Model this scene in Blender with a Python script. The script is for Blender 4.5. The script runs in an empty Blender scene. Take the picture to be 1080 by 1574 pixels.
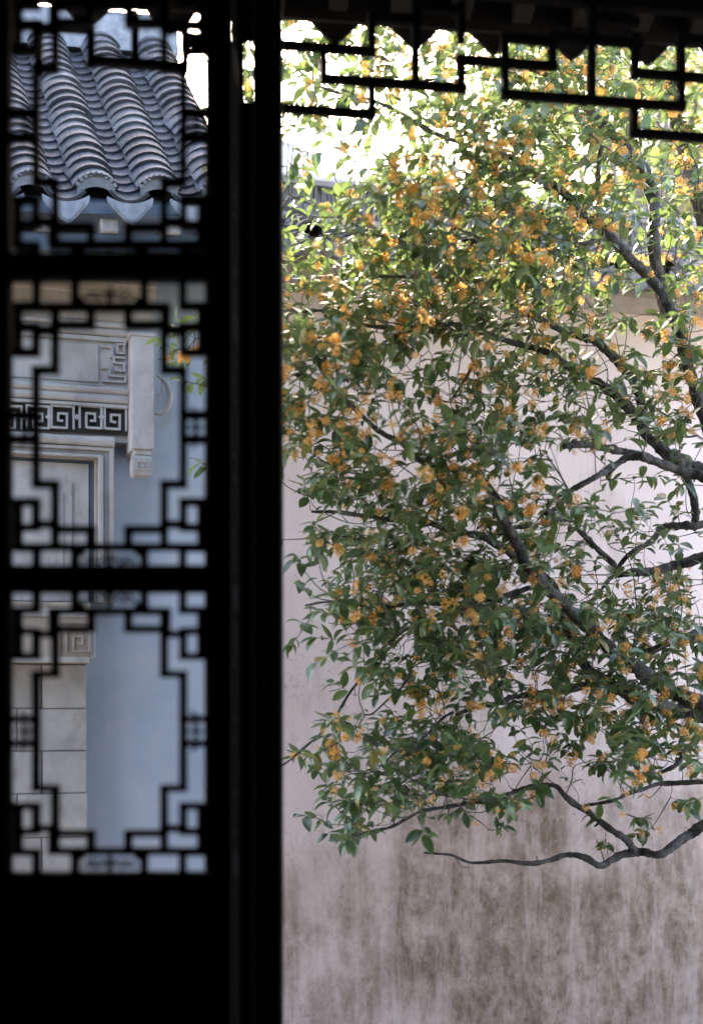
import bpy, math, random
import numpy as np
from mathutils import Vector, Matrix, Euler, noise as mnoise

random.seed(7)
rng = np.random.default_rng(7)
R = math.radians
scn = bpy.context.scene
col = scn.collection

# ------------------------------------------------------------------ camera
F = 2186.0                  # focal length in photo pixels (photo 1080 x 1574)
HZ = 1100.0                 # horizon row in the photo
CZ = 2.0                    # camera height
cam = bpy.data.cameras.new('camera')
cam.sensor_fit = 'VERTICAL'
cam.sensor_width = 36; cam.sensor_height = 36
cam.lens = 50.0
cam.shift_y = (HZ - 787.0) / 1574.0
cam.clip_start = 0.05; cam.clip_end = 2000
cam.dof.use_dof = True
cam.dof.focus_distance = 6.0
cam.dof.aperture_fstop = 1.25
cam.dof.aperture_blades = 0
camo = bpy.data.objects.new('camera', cam)
camo.location = (0, 0, CZ)
camo.rotation_euler = (R(90), 0, 0)
col.objects.link(camo)
scn.camera = camo

# ------------------------------------------------------------------ world and sun
SUN_EL, SUN_AZ = 33.0, -12.0        # azimuth measured from +Y towards +X
world = bpy.data.worlds.new('World'); scn.world = world
world.use_nodes = True
wn = world.node_tree; wn.nodes.clear()
wo = wn.nodes.new('ShaderNodeOutputWorld'); wb = wn.nodes.new('ShaderNodeBackground')
sky = wn.nodes.new('ShaderNodeTexSky'); sky.sky_type = 'NISHITA'
sky.sun_disc = False
sky.sun_elevation = R(SUN_EL); sky.sun_rotation = R(SUN_AZ)
sky.air_density = 1.0; sky.dust_density = 3.5; sky.ozone_density = 1.0
tint = wn.nodes.new('ShaderNodeVectorMath'); tint.operation = 'MULTIPLY'   # warm tint on the sky colour, serves as white balance
tint.inputs[1].default_value = (1.10, 0.985, 0.91)
wn.links.new(sky.outputs[0], tint.inputs[0]); wn.links.new(tint.outputs[0], wb.inputs[0]); wn.links.new(wb.outputs[0], wo.inputs[0])
wb.inputs[1].default_value = 0.15
sun = bpy.data.lights.new('sun', 'SUN'); sun.energy = 3.2; sun.angle = R(0.5)
sun.color = (1.0, 0.93, 0.82)
suno = bpy.data.objects.new('sun', sun); col.objects.link(suno)
sd = Vector((math.sin(R(SUN_AZ)) * math.cos(R(SUN_EL)), math.cos(R(SUN_AZ)) * math.cos(R(SUN_EL)), math.sin(R(SUN_EL))))
suno.rotation_euler = sd.to_track_quat('Z', 'Y').to_euler()
suno.location = sd * 30
vs = scn.view_settings
scn.display_settings.display_device = 'sRGB'
vs.view_transform = 'Standard'; vs.look = 'None'; vs.gamma = 1.0; vs.use_curve_mapping = False
vs.exposure = 3.5
scn.render.engine = 'CYCLES'
scn.cycles.use_denoising = True
scn.cycles.max_bounces = 8
scn.cycles.transparent_max_bounces = 8
scn.cycles.sample_clamp_indirect = 6

# ------------------------------------------------------------------ materials
def newmat(name):
    m = bpy.data.materials.new(name); m.use_nodes = True
    nt = m.node_tree; b = nt.nodes['Principled BSDF']
    return m, nt, b

def N(nt, t, **kw):
    n = nt.nodes.new(t)
    for k, v in kw.items():
        if isinstance(k, str) and hasattr(n, k): setattr(n, k, v)
    return n

def coords(nt, scale=(1, 1, 1)):
    tc = N(nt, 'ShaderNodeTexCoord'); mp = N(nt, 'ShaderNodeMapping')
    mp.inputs['Scale'].default_value = scale
    nt.links.new(tc.outputs['Object'], mp.inputs[0])
    return mp.outputs[0]

def noise(nt, vec, scale, detail=4, rough=0.55, dist=0.0):
    n = N(nt, 'ShaderNodeTexNoise')
    n.inputs['Scale'].default_value = scale; n.inputs['Detail'].default_value = detail
    n.inputs['Roughness'].default_value = rough; n.inputs['Distortion'].default_value = dist
    nt.links.new(vec, n.inputs['Vector'])
    return n.outputs['Fac']

def ramp(nt, fac, stops):
    r = N(nt, 'ShaderNodeValToRGB')
    e = r.color_ramp.elements
    while len(e) < len(stops): e.new(0.5)
    for i, (p, c) in enumerate(stops):
        e[i].position = p
        e[i].color = (c, c, c, 1) if isinstance(c, (int, float)) else (*c, 1)
    nt.links.new(fac, r.inputs[0])
    return r.outputs['Color']

def mathn(nt, op, a, b=None, clamp=False):
    n = N(nt, 'ShaderNodeMath'); n.operation = op; n.use_clamp = clamp
    for i, v in enumerate((a, b)):
        if v is None: continue
        if isinstance(v, (int, float)): n.inputs[i].default_value = v
        else: nt.links.new(v, n.inputs[i])
    return n.outputs[0]

def mixc(nt, fac, a, b):
    n = N(nt, 'ShaderNodeMix'); n.data_type = 'RGBA'
    for s, v in ((0, fac), (6, a), (7, b)):
        if isinstance(v, (int, float)): n.inputs[s].default_value = v
        elif isinstance(v, tuple): n.inputs[s].default_value = (*v, 1)
        else: nt.links.new(v, n.inputs[s])
    return n.outputs[2]

def bump(nt, b, h, strength=0.3, dist=0.01):
    n = N(nt, 'ShaderNodeBump'); n.inputs['Strength'].default_value = strength
    n.inputs['Distance'].default_value = dist
    nt.links.new(h, n.inputs['Height']); nt.links.new(n.outputs[0], b.inputs['Normal'])

def simple(name, c1, c2, rough=0.7, scale=6, bscale=60, bstr=0.3, bdist=0.004, spec=0.5, objrand=0.0, stretch=(1, 1, 1)):
    m, nt, b = newmat(name)
    v = coords(nt, stretch)
    f = noise(nt, v, scale, 6, 0.62)
    c = mixc(nt, ramp(nt, f, [(0.32, 0.0), (0.68, 1.0)]), c1, c2)
    if objrand:
        oi = N(nt, 'ShaderNodeObjectInfo')
        mr = mathn(nt, 'MULTIPLY_ADD', oi.outputs['Random'], objrand); mr.node.inputs[2].default_value = 1 - objrand / 2
        mul = N(nt, 'ShaderNodeVectorMath'); mul.operation = 'SCALE'
        nt.links.new(c, mul.inputs[0]); nt.links.new(mr, mul.inputs['Scale']); c = mul.outputs[0]
    nt.links.new(c, b.inputs['Base Color'])
    b.inputs['Roughness'].default_value = rough
    b.inputs['Specular IOR Level'].default_value = spec
    bump(nt, b, noise(nt, v, bscale, 4), bstr, bdist)
    return m

M = {}
M['lacquer'] = simple('black_lacquer', (0.0025, 0.0024, 0.0027), (0.005, 0.0045, 0.0042), 0.85, 9, 80, 0.15, 0.002, 0.03)
M['room'] = simple('room_dark', (0.010, 0.009, 0.009), (0.018, 0.016, 0.015), 0.9, 2, 30, 0.1, spec=0.1)
M['soffit'] = simple('soffit_wood', (0.010, 0.009, 0.008), (0.02, 0.017, 0.014), 0.85, 5, 40, 0.2, spec=0.1)
M['tile'] = simple('grey_clay_tile', (0.014, 0.017, 0.023), (0.085, 0.092, 0.11), 0.6, 7, 55, 0.9, 0.006, 0.28, 0.9)
M['tile_old'] = simple('weathered_clay_tile', (0.06, 0.055, 0.055), (0.24, 0.21, 0.20), 0.6, 12, 55, 0.6, 0.004, 0.4, 0.5)
M['drip'] = simple('drip_tile_clay', (0.12, 0.13, 0.15), (0.26, 0.27, 0.30), 0.5, 18, 70, 0.5, 0.003, 0.4, 0.2)
M['stone'] = simple('pale_carved_stone', (0.31, 0.30, 0.295), (0.46, 0.45, 0.445), 0.8, 5, 45, 0.35, 0.003, 0.3, 0.08)
M['stone_warm'] = simple('warm_stone', (0.28, 0.24, 0.20), (0.42, 0.375, 0.32), 0.8, 6, 45, 0.4, 0.003, 0.3, 0.12)
M['brick'] = simple('grey_stone_block', (0.27, 0.265, 0.26), (0.42, 0.41, 0.395), 0.85, 5, 60, 0.6, 0.004, 0.25, 0.2)
def grime(m, col_=(0.16, 0.135, 0.10), amt=0.55):
    nt = m.node_tree; b = nt.nodes['Principled BSDF']
    src = b.inputs['Base Color'].links[0].from_socket
    f = ramp(nt, noise(nt, coords(nt, (1, 1, 0.5)), 11, 9, 0.75), [(0.53, 0.0), (0.72, 1.0)])
    nt.links.new(mixc(nt, mathn(nt, 'MULTIPLY', f, amt), src, col_), b.inputs['Base Color'])
grime(M['stone']); grime(M['stone_warm']); grime(M['brick']); grime(M['tile_old'], (0.05, 0.07, 0.03), 0.6); grime(M['tile'], (0.11, 0.12, 0.11), 0.7)
M['recess'] = simple('charcoal_recess', (0.03, 0.03, 0.033), (0.07, 0.068, 0.065), 0.9, 10)  # dark charcoal backing behind the fret bars
M['mortar'] = simple('grey_mortar', (0.20, 0.19, 0.18), (0.32, 0.30, 0.28), 0.9, 10)
M['bluegrey'] = simple('dark_blue_grey', (0.05, 0.075, 0.11), (0.09, 0.12, 0.16), 0.7, 5)  # dark blue-grey of upper corbels, eave boards, roof deck and door reveal
M['ridge'] = simple('ridge_mortar', (0.27, 0.235, 0.23), (0.50, 0.45, 0.44), 0.85, 4, 30, 0.8, 0.006)
M['bark'] = simple('osmanthus_bark', (0.022, 0.020, 0.019), (0.145, 0.135, 0.125), 0.85, 22, 90, 1.0, 0.008, 0.2)
M['bark_pale'] = simple('pale_bark', (0.12, 0.12, 0.12), (0.28, 0.27, 0.25), 0.85, 14, 60, 0.8, 0.006, 0.2)
M['twig'] = simple('twig_bark', (0.03, 0.026, 0.022), (0.11, 0.10, 0.085), 0.8, 12, 80, 0.3)
M['ground'] = simple('paving_ground', (0.16, 0.15, 0.145), (0.26, 0.25, 0.24), 0.9, 1.5, 20, 0.4)
M['far_wall'] = simple('far_plaster', (0.50, 0.49, 0.50), (0.70, 0.68, 0.69), 0.9, 1.5)

# gate screen wall: bluish ambient shade put into the plaster colour
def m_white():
    m, nt, b = newmat('blue_shaded_plaster')
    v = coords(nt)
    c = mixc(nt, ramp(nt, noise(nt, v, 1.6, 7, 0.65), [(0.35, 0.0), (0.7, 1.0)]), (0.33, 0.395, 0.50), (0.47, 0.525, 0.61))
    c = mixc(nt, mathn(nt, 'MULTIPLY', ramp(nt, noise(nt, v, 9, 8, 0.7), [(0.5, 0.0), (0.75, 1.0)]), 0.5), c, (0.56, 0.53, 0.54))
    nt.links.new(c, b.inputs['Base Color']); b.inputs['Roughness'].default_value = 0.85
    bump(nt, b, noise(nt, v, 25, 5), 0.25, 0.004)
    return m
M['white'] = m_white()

# old plaster with rain stains, object space: x along the wall, z up
def m_plaster():
    m, nt, b = newmat('weathered_plaster')
    v = coords(nt)
    sep = N(nt, 'ShaderNodeSeparateXYZ'); nt.links.new(v, sep.inputs[0])
    x, z = sep.outputs[0], sep.outputs[2]
    base = mixc(nt, ramp(nt, noise(nt, v, 1.3, 6, 0.6), [(0.3, 0.0), (0.72, 1.0)]), (0.60, 0.48, 0.445), (0.75, 0.635, 0.60))
    # warm tint close below the eave
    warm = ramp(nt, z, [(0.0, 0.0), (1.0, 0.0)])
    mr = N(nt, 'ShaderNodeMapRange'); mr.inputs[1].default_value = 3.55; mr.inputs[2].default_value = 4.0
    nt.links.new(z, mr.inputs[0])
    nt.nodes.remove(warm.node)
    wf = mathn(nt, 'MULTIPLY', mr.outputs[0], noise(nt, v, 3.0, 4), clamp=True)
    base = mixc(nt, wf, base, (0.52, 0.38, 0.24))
    # damp area: grows towards the foot of the wall and to the right
    vw = coords(nt, (1, 1, 0.8))
    big = noise(nt, vw, 1.1, 5, 0.6)
    lo = N(nt, 'ShaderNodeMapRange'); lo.inputs[1].default_value = 2.75; lo.inputs[2].default_value = 0.75
    nt.links.new(z, lo.inputs[0])
    rt = N(nt, 'ShaderNodeMapRange'); rt.inputs[1].default_value = -0.6; rt.inputs[2].default_value = 1.2
    rt.inputs[3].default_value = 0.38; rt.inputs[4].default_value = 1.0
    nt.links.new(x, rt.inputs[0])
    damp = mathn(nt, 'MULTIPLY', lo.outputs[0], rt.outputs[0])
    damp = mathn(nt, 'ADD', damp, mathn(nt, 'MULTIPLY', mathn(nt, 'SUBTRACT', big, 0.5), 1.5))
    col_n = noise(nt, coords(nt, (1, 1, 0.12)), 3.2, 6, 0.7, 0.5)
    damp = mathn(nt, 'ADD', damp, mathn(nt, 'MULTIPLY', mathn(nt, 'SUBTRACT', col_n, 0.5), 1.3))
    damp = ramp(nt, damp, [(0.14, 0.0), (0.80, 1.0)])
    base = mixc(nt, mathn(nt, 'MULTIPLY', damp, 0.80), base, (0.41, 0.285, 0.225))
    # mottled blotches inside it
    vs2 = coords(nt, (1, 1, 0.7))
    blot = ramp(nt, noise(nt, vs2, 5.0, 11, 0.74, 0.3), [(0.42, 0.0), (0.56, 1.0)])
    grain = ramp(nt, noise(nt, vs2, 26.0, 8, 0.8), [(0.40, 0.0), (0.64, 1.0)])
    st = mathn(nt, 'MULTIPLY', mathn(nt, 'ADD', mathn(nt, 'MULTIPLY', blot, 0.62), mathn(nt, 'MULTIPLY', grain, 0.55)), damp, clamp=True)
    # washed vertical runs
    vr = coords(nt, (1, 1, 0.14))
    runs = ramp(nt, noise(nt, vr, 7.0, 10, 0.76, 0.4), [(0.50, 1.0), (0.65, 0.22)])
    st = mathn(nt, 'MULTIPLY', st, runs)
    base = mixc(nt, mathn(nt, 'MULTIPLY', mathn(nt, 'SUBTRACT', 1.0, runs), 0.40), base, (0.60, 0.50, 0.47))
    hue = mixc(nt, noise(nt, v, 2.2, 3), (0.165, 0.098, 0.060), (0.115, 0.088, 0.050))
    c = mixc(nt, mathn(nt, 'MULTIPLY', st, 0.94), base, hue)
    # dark runs and moss edges
    dr = ramp(nt, noise(nt, coords(nt, (1, 1, 0.13)), 15.0, 6, 0.7, 0.3), [(0.60, 0.0), (0.70, 1.0)])
    c = mixc(nt, mathn(nt, 'MULTIPLY', mathn(nt, 'MULTIPLY', dr, damp), 0.45), c, (0.13, 0.125, 0.09))
    # scattered speckle of mould
    sp = ramp(nt, noise(nt, v, 38.0, 6, 0.78), [(0.545, 0.0), (0.61, 1.0)])
    spa = ramp(nt, noise(nt, v, 3.4, 7, 0.7), [(0.46, 0.0), (0.60, 1.0)])
    lo2 = N(nt, 'ShaderNodeMapRange'); lo2.inputs[1].default_value = 2.8; lo2.inputs[2].default_value = 2.2
    nt.links.new(z, lo2.inputs[0])
    sp = mathn(nt, 'MULTIPLY', mathn(nt, 'MULTIPLY', sp, spa), lo2.outputs[0])
    c = mixc(nt, mathn(nt, 'MULTIPLY', sp, 0.8), c, (0.16, 0.145, 0.125))
    nt.links.new(c, b.inputs['Base Color']); b.inputs['Roughness'].default_value = 0.9
    b.inputs['Specular IOR Level'].default_value = 0.25
    h = mathn(nt, 'ADD', noise(nt, v, 30, 6, 0.6), mathn(nt, 'MULTIPLY', st, -0.4))
    bump(nt, b, h, 0.35, 0.004)
    return m
M['plaster'] = m_plaster()

def m_leaf(name, cols, trans, yellow=0.04):
    m = bpy.data.materials.new(name); m.use_nodes = True
    nt = m.node_tree; b = nt.nodes['Principled BSDF']; out = nt.nodes['Material Output']
    geo = N(nt, 'ShaderNodeNewGeometry'); oi = N(nt, 'ShaderNodeObjectInfo')
    r = mathn(nt, 'FRACT', mathn(nt, 'ADD', geo.outputs['Random Per Island'], oi.outputs['Random']))
    c = ramp(nt, r, cols)
    v = coords(nt)
    c = mixc(nt, mathn(nt, 'MULTIPLY', noise(nt, v, 26, 3), 0.35), c, (0.11, 0.15, 0.05))
    under = mixc(nt, 0.5, c, (0.14, 0.20, 0.10))
    c = mixc(nt, geo.outputs['Backfacing'], c, under)
    nt.links.new(c, b.inputs['Base Color'])
    rg = mathn(nt, 'MULTIPLY_ADD', geo.outputs['Backfacing'], 0.25); rg.node.inputs[2].default_value = 0.30
    nt.links.new(rg, b.inputs['Roughness'])
    b.inputs['Specular IOR Level'].default_value = 0.75
    tr = N(nt, 'ShaderNodeBsdfTranslucent')
    tc = mixc(nt, 0.6, c, (0.26, 0.33, 0.07))
    nt.links.new(tc, tr.inputs[0])
    mx = N(nt, 'ShaderNodeMixShader'); mx.inputs[0].default_value = trans
    nt.links.new(b.outputs[0], mx.inputs[1]); nt.links.new(tr.outputs[0], mx.inputs[2])
    nt.links.new(mx.outputs[0], out.inputs[0])
    return m
M['leaf'] = m_leaf('osmanthus_leaf', [(0.0, (0.016, 0.052, 0.034)), (0.30, (0.033, 0.092, 0.046)), (0.58, (0.062, 0.145, 0.055)),
                                      (0.80, (0.115, 0.205, 0.065)), (0.94, (0.18, 0.25, 0.075)), (0.985, (0.40, 0.30, 0.07))], 0.28)
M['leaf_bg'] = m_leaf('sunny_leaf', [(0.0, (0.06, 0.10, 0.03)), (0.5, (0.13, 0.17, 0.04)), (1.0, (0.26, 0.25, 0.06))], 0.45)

def m_flower():
    m = bpy.data.materials.new('osmanthus_blossom'); m.use_nodes = True
    nt = m.node_tree; b = nt.nodes['Principled BSDF']; out = nt.nodes['Material Output']
    geo = N(nt, 'ShaderNodeNewGeometry'); oi = N(nt, 'ShaderNodeObjectInfo')
    r = mathn(nt, 'ADD', mathn(nt, 'MULTIPLY', geo.outputs['Random Per Island'], 0.45), mathn(nt, 'MULTIPLY', oi.outputs['Random'], 0.55))
    c = ramp(nt, r, [(0.1, (0.82, 0.37, 0.04)), (0.5, (0.92, 0.50, 0.10)), (0.85, (0.94, 0.68, 0.28))])
    nt.links.new(c, b.inputs['Base Color']); b.inputs['Roughness'].default_value = 0.6
    tr = N(nt, 'ShaderNodeBsdfTranslucent'); nt.links.new(c, tr.inputs[0])
    mx = N(nt, 'ShaderNodeMixShader'); mx.inputs[0].default_value = 0.3
    nt.links.new(b.outputs[0], mx.inputs[1]); nt.links.new(tr.outputs[0], mx.inputs[2])
    nt.links.new(mx.outputs[0], out.inputs[0])
    return m
M['flower'] = m_flower()

# ------------------------------------------------------------------ helpers
def wp(px, py, Y):
    return Vector(((px - 540) / F * Y, Y, CZ + (HZ - py) / F * Y))

class Frame:
    """A vertical plane through (0, Y0) turned by phi; local x along it, y away from the camera, z up."""
    def __init__(s, Y0, phi):
        s.Y0, s.c, s.s, s.phi = Y0, math.cos(R(phi)), math.sin(R(phi)), R(phi)
    def loc(s, px, py, off=0.0):
        u = (px - 540) / F
        x = (u * (s.Y0 + off * s.c) + off * s.s) / (s.c - u * s.s)
        Y = s.Y0 + x * s.s + off * s.c
        return x, off, CZ + (HZ - py) / F * Y
    def x(s, px, off=0.0): return s.loc(px, 0, off)[0]
    def z(s, px, py, off=0.0): return s.loc(px, py, off)[2]
    def empty(s, name, x=0, y=0, z=0):
        o = bpy.data.objects.new(name, None)
        o.location = (x * s.c - y * s.s, s.Y0 + x * s.s + y * s.c, z)
        o.rotation_euler = (0, 0, s.phi)
        o.empty_display_size = 0.1
        col.objects.link(o)
        return o

def tag(o, label=None, cat=None, group=None, kind=None):
    if label: o['label'] = label
    if cat: o['category'] = cat
    if group: o['group'] = group
    if kind: o['kind'] = kind
    return o

class MB:
    def __init__(s): s.v = []; s.f = []; s.sm = False
    def box(s, x0, x1, y0, y1, z0, z1):
        b = len(s.v)
        s.v += [(x0, y0, z0), (x1, y0, z0), (x1, y1, z0), (x0, y1, z0), (x0, y0, z1), (x1, y0, z1), (x1, y1, z1), (x0, y1, z1)]
        for q in ((0, 3, 2, 1), (4, 5, 6, 7), (0, 1, 5, 4), (1, 2, 6, 5), (2, 3, 7, 6), (3, 0, 4, 7)):
            s.f.append(tuple(b + i for i in q))
        return s
    def tube(s, pts, rad, n=8, caps=True):
        pts = [Vector(p) for p in pts]
        b0 = len(s.v); up = None
        for i, p in enumerate(pts):
            t = (pts[min(i + 1, len(pts) - 1)] - pts[max(i - 1, 0)])
            t = t.normalized() if t.length > 1e-9 else Vector((0, 0, 1))
            if up is None:
                a = Vector((0, 0, 1)) if abs(t.z) < 0.9 else Vector((1, 0, 0))
                up = t.cross(a).normalized()
            else:
                up = (up - t * up.dot(t)); up = up.normalized() if up.length > 1e-6 else t.orthogonal().normalized()
            w = t.cross(up)
            r = rad[i] if hasattr(rad, '__len__') else rad
            for k in range(n):
                a = 2 * math.pi * k / n
                s.v.append(tuple(p + up * (math.cos(a) * r) + w * (math.sin(a) * r)))
        for i in range(len(pts) - 1):
            for k in range(n):
                k2 = (k + 1) % n
                s.f.append((b0 + i * n + k, b0 + i * n + k2, b0 + (i + 1) * n + k2, b0 + (i + 1) * n + k))
        if caps:
            s.f.append(tuple(b0 + k for k in range(n))[::-1])
            e = b0 + (len(pts) - 1) * n
            s.f.append(tuple(e + k for k in range(n)))
        return s
    def prism_x(s, prof, x0, x1, seg=1, wob=0.0):
        """profile [(y,z)...] extruded along x"""
        b0 = len(s.v); n = len(prof)
        for i in range(seg + 1):
            x = x0 + (x1 - x0) * i / seg
            for k, (y, z) in enumerate(prof):
                w = wob * mnoise.noise(Vector((x * 9, z * 20, 3.1))) if wob else 0
                s.v.append((x, y, z + w))
        for i in range(seg):
            for k in range(n):
                k2 = (k + 1) % n
                s.f.append((b0 + i * n + k, b0 + (i + 1) * n + k, b0 + (i + 1) * n + k2, b0 + i * n + k2))
        s.f.append(tuple(b0 + k for k in range(n)))
        e = b0 + seg * n
        s.f.append(tuple(e + k for k in range(n))[::-1])
        return s
    def extr_y(s, outline, y0, y1):
        """outline [(x,z)...] extruded along y"""
        b = len(s.v); n = len(outline)
        s.v += [(x, y0, z) for x, z in outline] + [(x, y1, z) for x, z in outline]
        s.f.append(tuple(b + k for k in range(n)))
        s.f.append(tuple(b + n + k for k in range(n))[::-1])
        for k in range(n):
            k2 = (k + 1) % n
            s.f.append((b + k, b + n + k, b + n + k2, b + k2))
        return s
    def mesh(s, name, mat, smooth=False):
        me = bpy.data.meshes.new(name); me.from_pydata(s.v, [], s.f); me.update()
        import bmesh
        bm = bmesh.new(); bm.from_mesh(me); bmesh.ops.recalc_face_normals(bm, faces=bm.faces); bm.to_mesh(me); bm.free()
        me.materials.append(mat)
        if smooth:
            me.polygons.foreach_set('use_smooth', [True] * len(me.polygons))
        return me
    def build(s, name, mat, parent=None, smooth=False, bevel=0.0):
        me = s.mesh(name, mat, smooth)
        o = bpy.data.objects.new(name, me); col.objects.link(o); o.parent = parent
        if bevel:
            md = o.modifiers.new('bevel', 'BEVEL'); md.width = bevel; md.segments = 2; md.limit_method = 'ANGLE'
        return o

def inst(name, me, parent, loc=(0, 0, 0), rot=(0, 0, 0), sc=(1, 1, 1)):
    o = bpy.data.objects.new(name, me); col.objects.link(o)
    o.parent = parent; o.location = loc; o.rotation_euler = rot; o.scale = sc
    return o

# ------------------------------------------------------------------ ground and room
g = MB(); g.box(-300, 300, -300, 300, -0.3, 0.0)
tag(g.build('ground', M['ground']), kind='structure')
rm = MB(); rm.box(-3.4, 3.2, -4.0, 3.0, 0.004, 0.05); tag(rm.build('floor', M['room']), kind='structure')
rm = MB(); rm.box(-3.4, 3.2, -4.0, 3.0, 4.3, 5.0); tag(rm.build('ceiling', M['room']), kind='structure')
rm = MB(); rm.box(-3.4, 3.2, -4.12, -4.003, 0.004, 5.0); tag(rm.build('wall_back', M['room']), kind='structure')
rm = MB(); rm.box(-3.52, -3.403, -4.12, 3.0, 0.004, 5.0); tag(rm.build('wall_left', M['room']), kind='structure')
rm = MB(); rm.box(3.203, 3.32, -4.12, 3.0, 0.004, 5.0); tag(rm.build('wall_right', M['room']), kind='structure')
rm = MB(); rm.box(-3.52, -0.90, 3.06, 3.16, 0.004, 5.0); tag(rm.build('wall_front', M['room']), kind='structure')

# ------------------------------------------------------------------ lattice door leaf (faces the room)
DY = 3.1
PXM = DY / F                      # metres per photo pixel at the door
def dX(px): return (px - 540) * PXM
def dZ(py): return CZ + (HZ - py) * PXM
BAR_D = 0.030
unit = MB().box(-0.5, 0.5, -0.5, 0.5, -0.5, 0.5)
bar_me = unit.mesh('lattice_bar', M['lacquer'])

def flower_mesh():
    m = MB()
    # carved blossom with a scroll on each side, 110 mm wide
    for k in range(6):
        a = k * math.pi / 3
        m.tube([(math.cos(a) * 0.004, 0, math.sin(a) * 0.004), (math.cos(a) * 0.0095, 0, math.sin(a) * 0.0095), (math.cos(a) * 0.0145, 0, math.sin(a) * 0.0145)], [0.002, 0.0036, 0.0012], 6)
    for sgn in (-1, 1):
        for c0, r0 in ((0.026, 0.0085), (0.043, 0.0065)):
            pts = [(sgn * (c0 + math.cos(t) * r0), 0, math.sin(t) * r0) for t in np.linspace(0, 2 * math.pi, 12)]
            m.tube(pts, 0.0024, 5, False)
        pts = [(sgn * x, 0, 0.007 * math.sin(x * 190)) for x in np.linspace(0.008, 0.062, 12)]
        m.tube(pts, 0.0026, 5)
    m.tube([(-0.002, 0, -0.020), (0.001, 0, 0), (0, 0, 0.020)], 0.003, 6)
    return m.mesh('carved_flower', M['lacquer'], True)
flower_me = flower_mesh()

def panel_bars(variant):
    """bars of one lattice panel in units of the zoomed drawing, centre at 0,0; y down"""
    B = []
    for sx in (-1, 1):
        for sy in (-1, 1):
            seg = [((277, -2), (277, 215)), ((205, 215), (277, 215)), ((205, 215), (205, 385)), ((70, 385), (205, 385)),
                   ((70, 385), (70, 455)), ((0, 452), (215, 452)),
                   ((205, 385), (205, 452)),
                   ((277, 282), (350, 282)), ((277, 282), (277, 362)), ((205, 366), (277, 366)),
                   ((344, 282), (344, 452)), ((277, 378), (344, 378)),
                   ((344, 300), (344, 452)),
                   ((130, 452), (130, 545)), ((275, 470), (275, 545)), ((275, 456), (344, 456)), ((277, 40), (360, 52)), ((110, 470), (130, 470))]
            if (sx > 0 and sy > 0) or variant == 1 and sx < 0:
                seg.append(((215, 452), (344, 452)))
            else:
                seg.append(((215, 366), (215, 430)))
            for (x0, y0), (x1, y1) in seg:
                B.append((sx * x0, sy * y0, sx * x1, sy * y1))
    return B

def lattice_door(root, cx, cys, yoff=0.0, wsc=1.0):
    """cx, cys in photo pixels at the door plane; children are placed in root space"""
    Z = 1 / 2.4545 * PXM
    x0, x1 = (-372 * Z) * wsc, (372 * Z) * wsc
    zt, zb = [], []
    for i, cy in enumerate(cys):
        zc = dZ(cy)
        for a, b, c, d in panel_bars(i % 2):
            w = 29 * Z
            xa, xb = sorted((a * Z * wsc, c * Z * wsc)); za, zb_ = sorted((-b * Z, -d * Z))
            if abs(a - c) >= abs(b - d):       # horizontal
                zm = (za + zb_) / 2
                inst('lattice_bar', bar_me, root, ((xa + xb) / 2, yoff, zc + zm), (0, 0, 0), (xb - xa + w * wsc * 0.98, BAR_D, w * 0.9))
            else:
                xm = (xa + xb) / 2
                inst('lattice_bar', bar_me, root, (xm, yoff, zc + (za + zb_) / 2), (0, 0, 0), (w * wsc * 0.9, BAR_D * 0.94, zb_ - za + w * 0.86))
        for (fx, fy, rot) in ((0, 500, 0), (0, -500, 0), (322, 0, 1), (-322, 0, 1)):
            inst('carved_flower', flower_me, root, (fx * Z * wsc, yoff, zc - fy * Z), (0, R(90) * rot, 0), (wsc, 1.6, 1) if not rot else (0.75, 1.6, 1))
    return x0, x1

door = bpy.data.objects.new('lattice_door', None); col.objects.link(door)
door.location = (dX(169), DY, 0)
tag(door, 'black lattice door leaf with three stepped fretwork panels, facing the room', 'door', 'black lattice door leaves')
CYS = (193, 657, 1124)
x0, x1 = lattice_door(door, 169, CYS)
Z_ = 1 / 2.4545 * PXM
ST = 0.055
for sx in (-1, 1):
    xa, xb = (x1, x1 + ST) if sx > 0 else (x0 - ST - 0.05, x0)
    MB().box(xa, xb, -0.025, 0.025, 0.03, dZ(-80)).build('stile', M['lacquer'], door, bevel=0.003)
edges = [(-78, 193 - 545 / 2.4545), (193 + 470 / 2.4545 + 8, 657 - 545 / 2.4545 - 4), (657 + 522 / 2.4545, 1124 - 522 / 2.4545), (1124 + 530 / 2.4545, 1124 + 530 / 2.4545 + 45)]
for a, b in edges:
    if b > a + 1:
        MB().box(x0, x1, -0.024, 0.024, dZ(b), dZ(a)).build('rail', M['lacquer'], door, bevel=0.002)
za = dZ(1124 + 530 / 2.4545 + 45)
MB().box(x0, x1, -0.010, 0.010, 0.10, za).build('skirt_panel', M['lacquer'], door)
MB().box(x0 + 0.05, x1 - 0.05, -0.018, -0.0102, 0.16, za - 0.05).build('raised_panel', M['lacquer'], door, bevel=0.004)
MB().box(x0, x1, -0.024, 0.024, 0.03, 0.10).build('rail', M['lacquer'], door)
MB().box(x0 - ST - 0.6, x1 + ST + 0.05, -0.05, 0.05, dZ(-82), 4.9).build('head_beam', M['lacquer'], None)
bpy.data.objects['head_beam'].location = (dX(169), DY, 0)
tag(bpy.data.objects['head_beam'], 'dark wooden beam above the lattice doors', 'beam')

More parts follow.
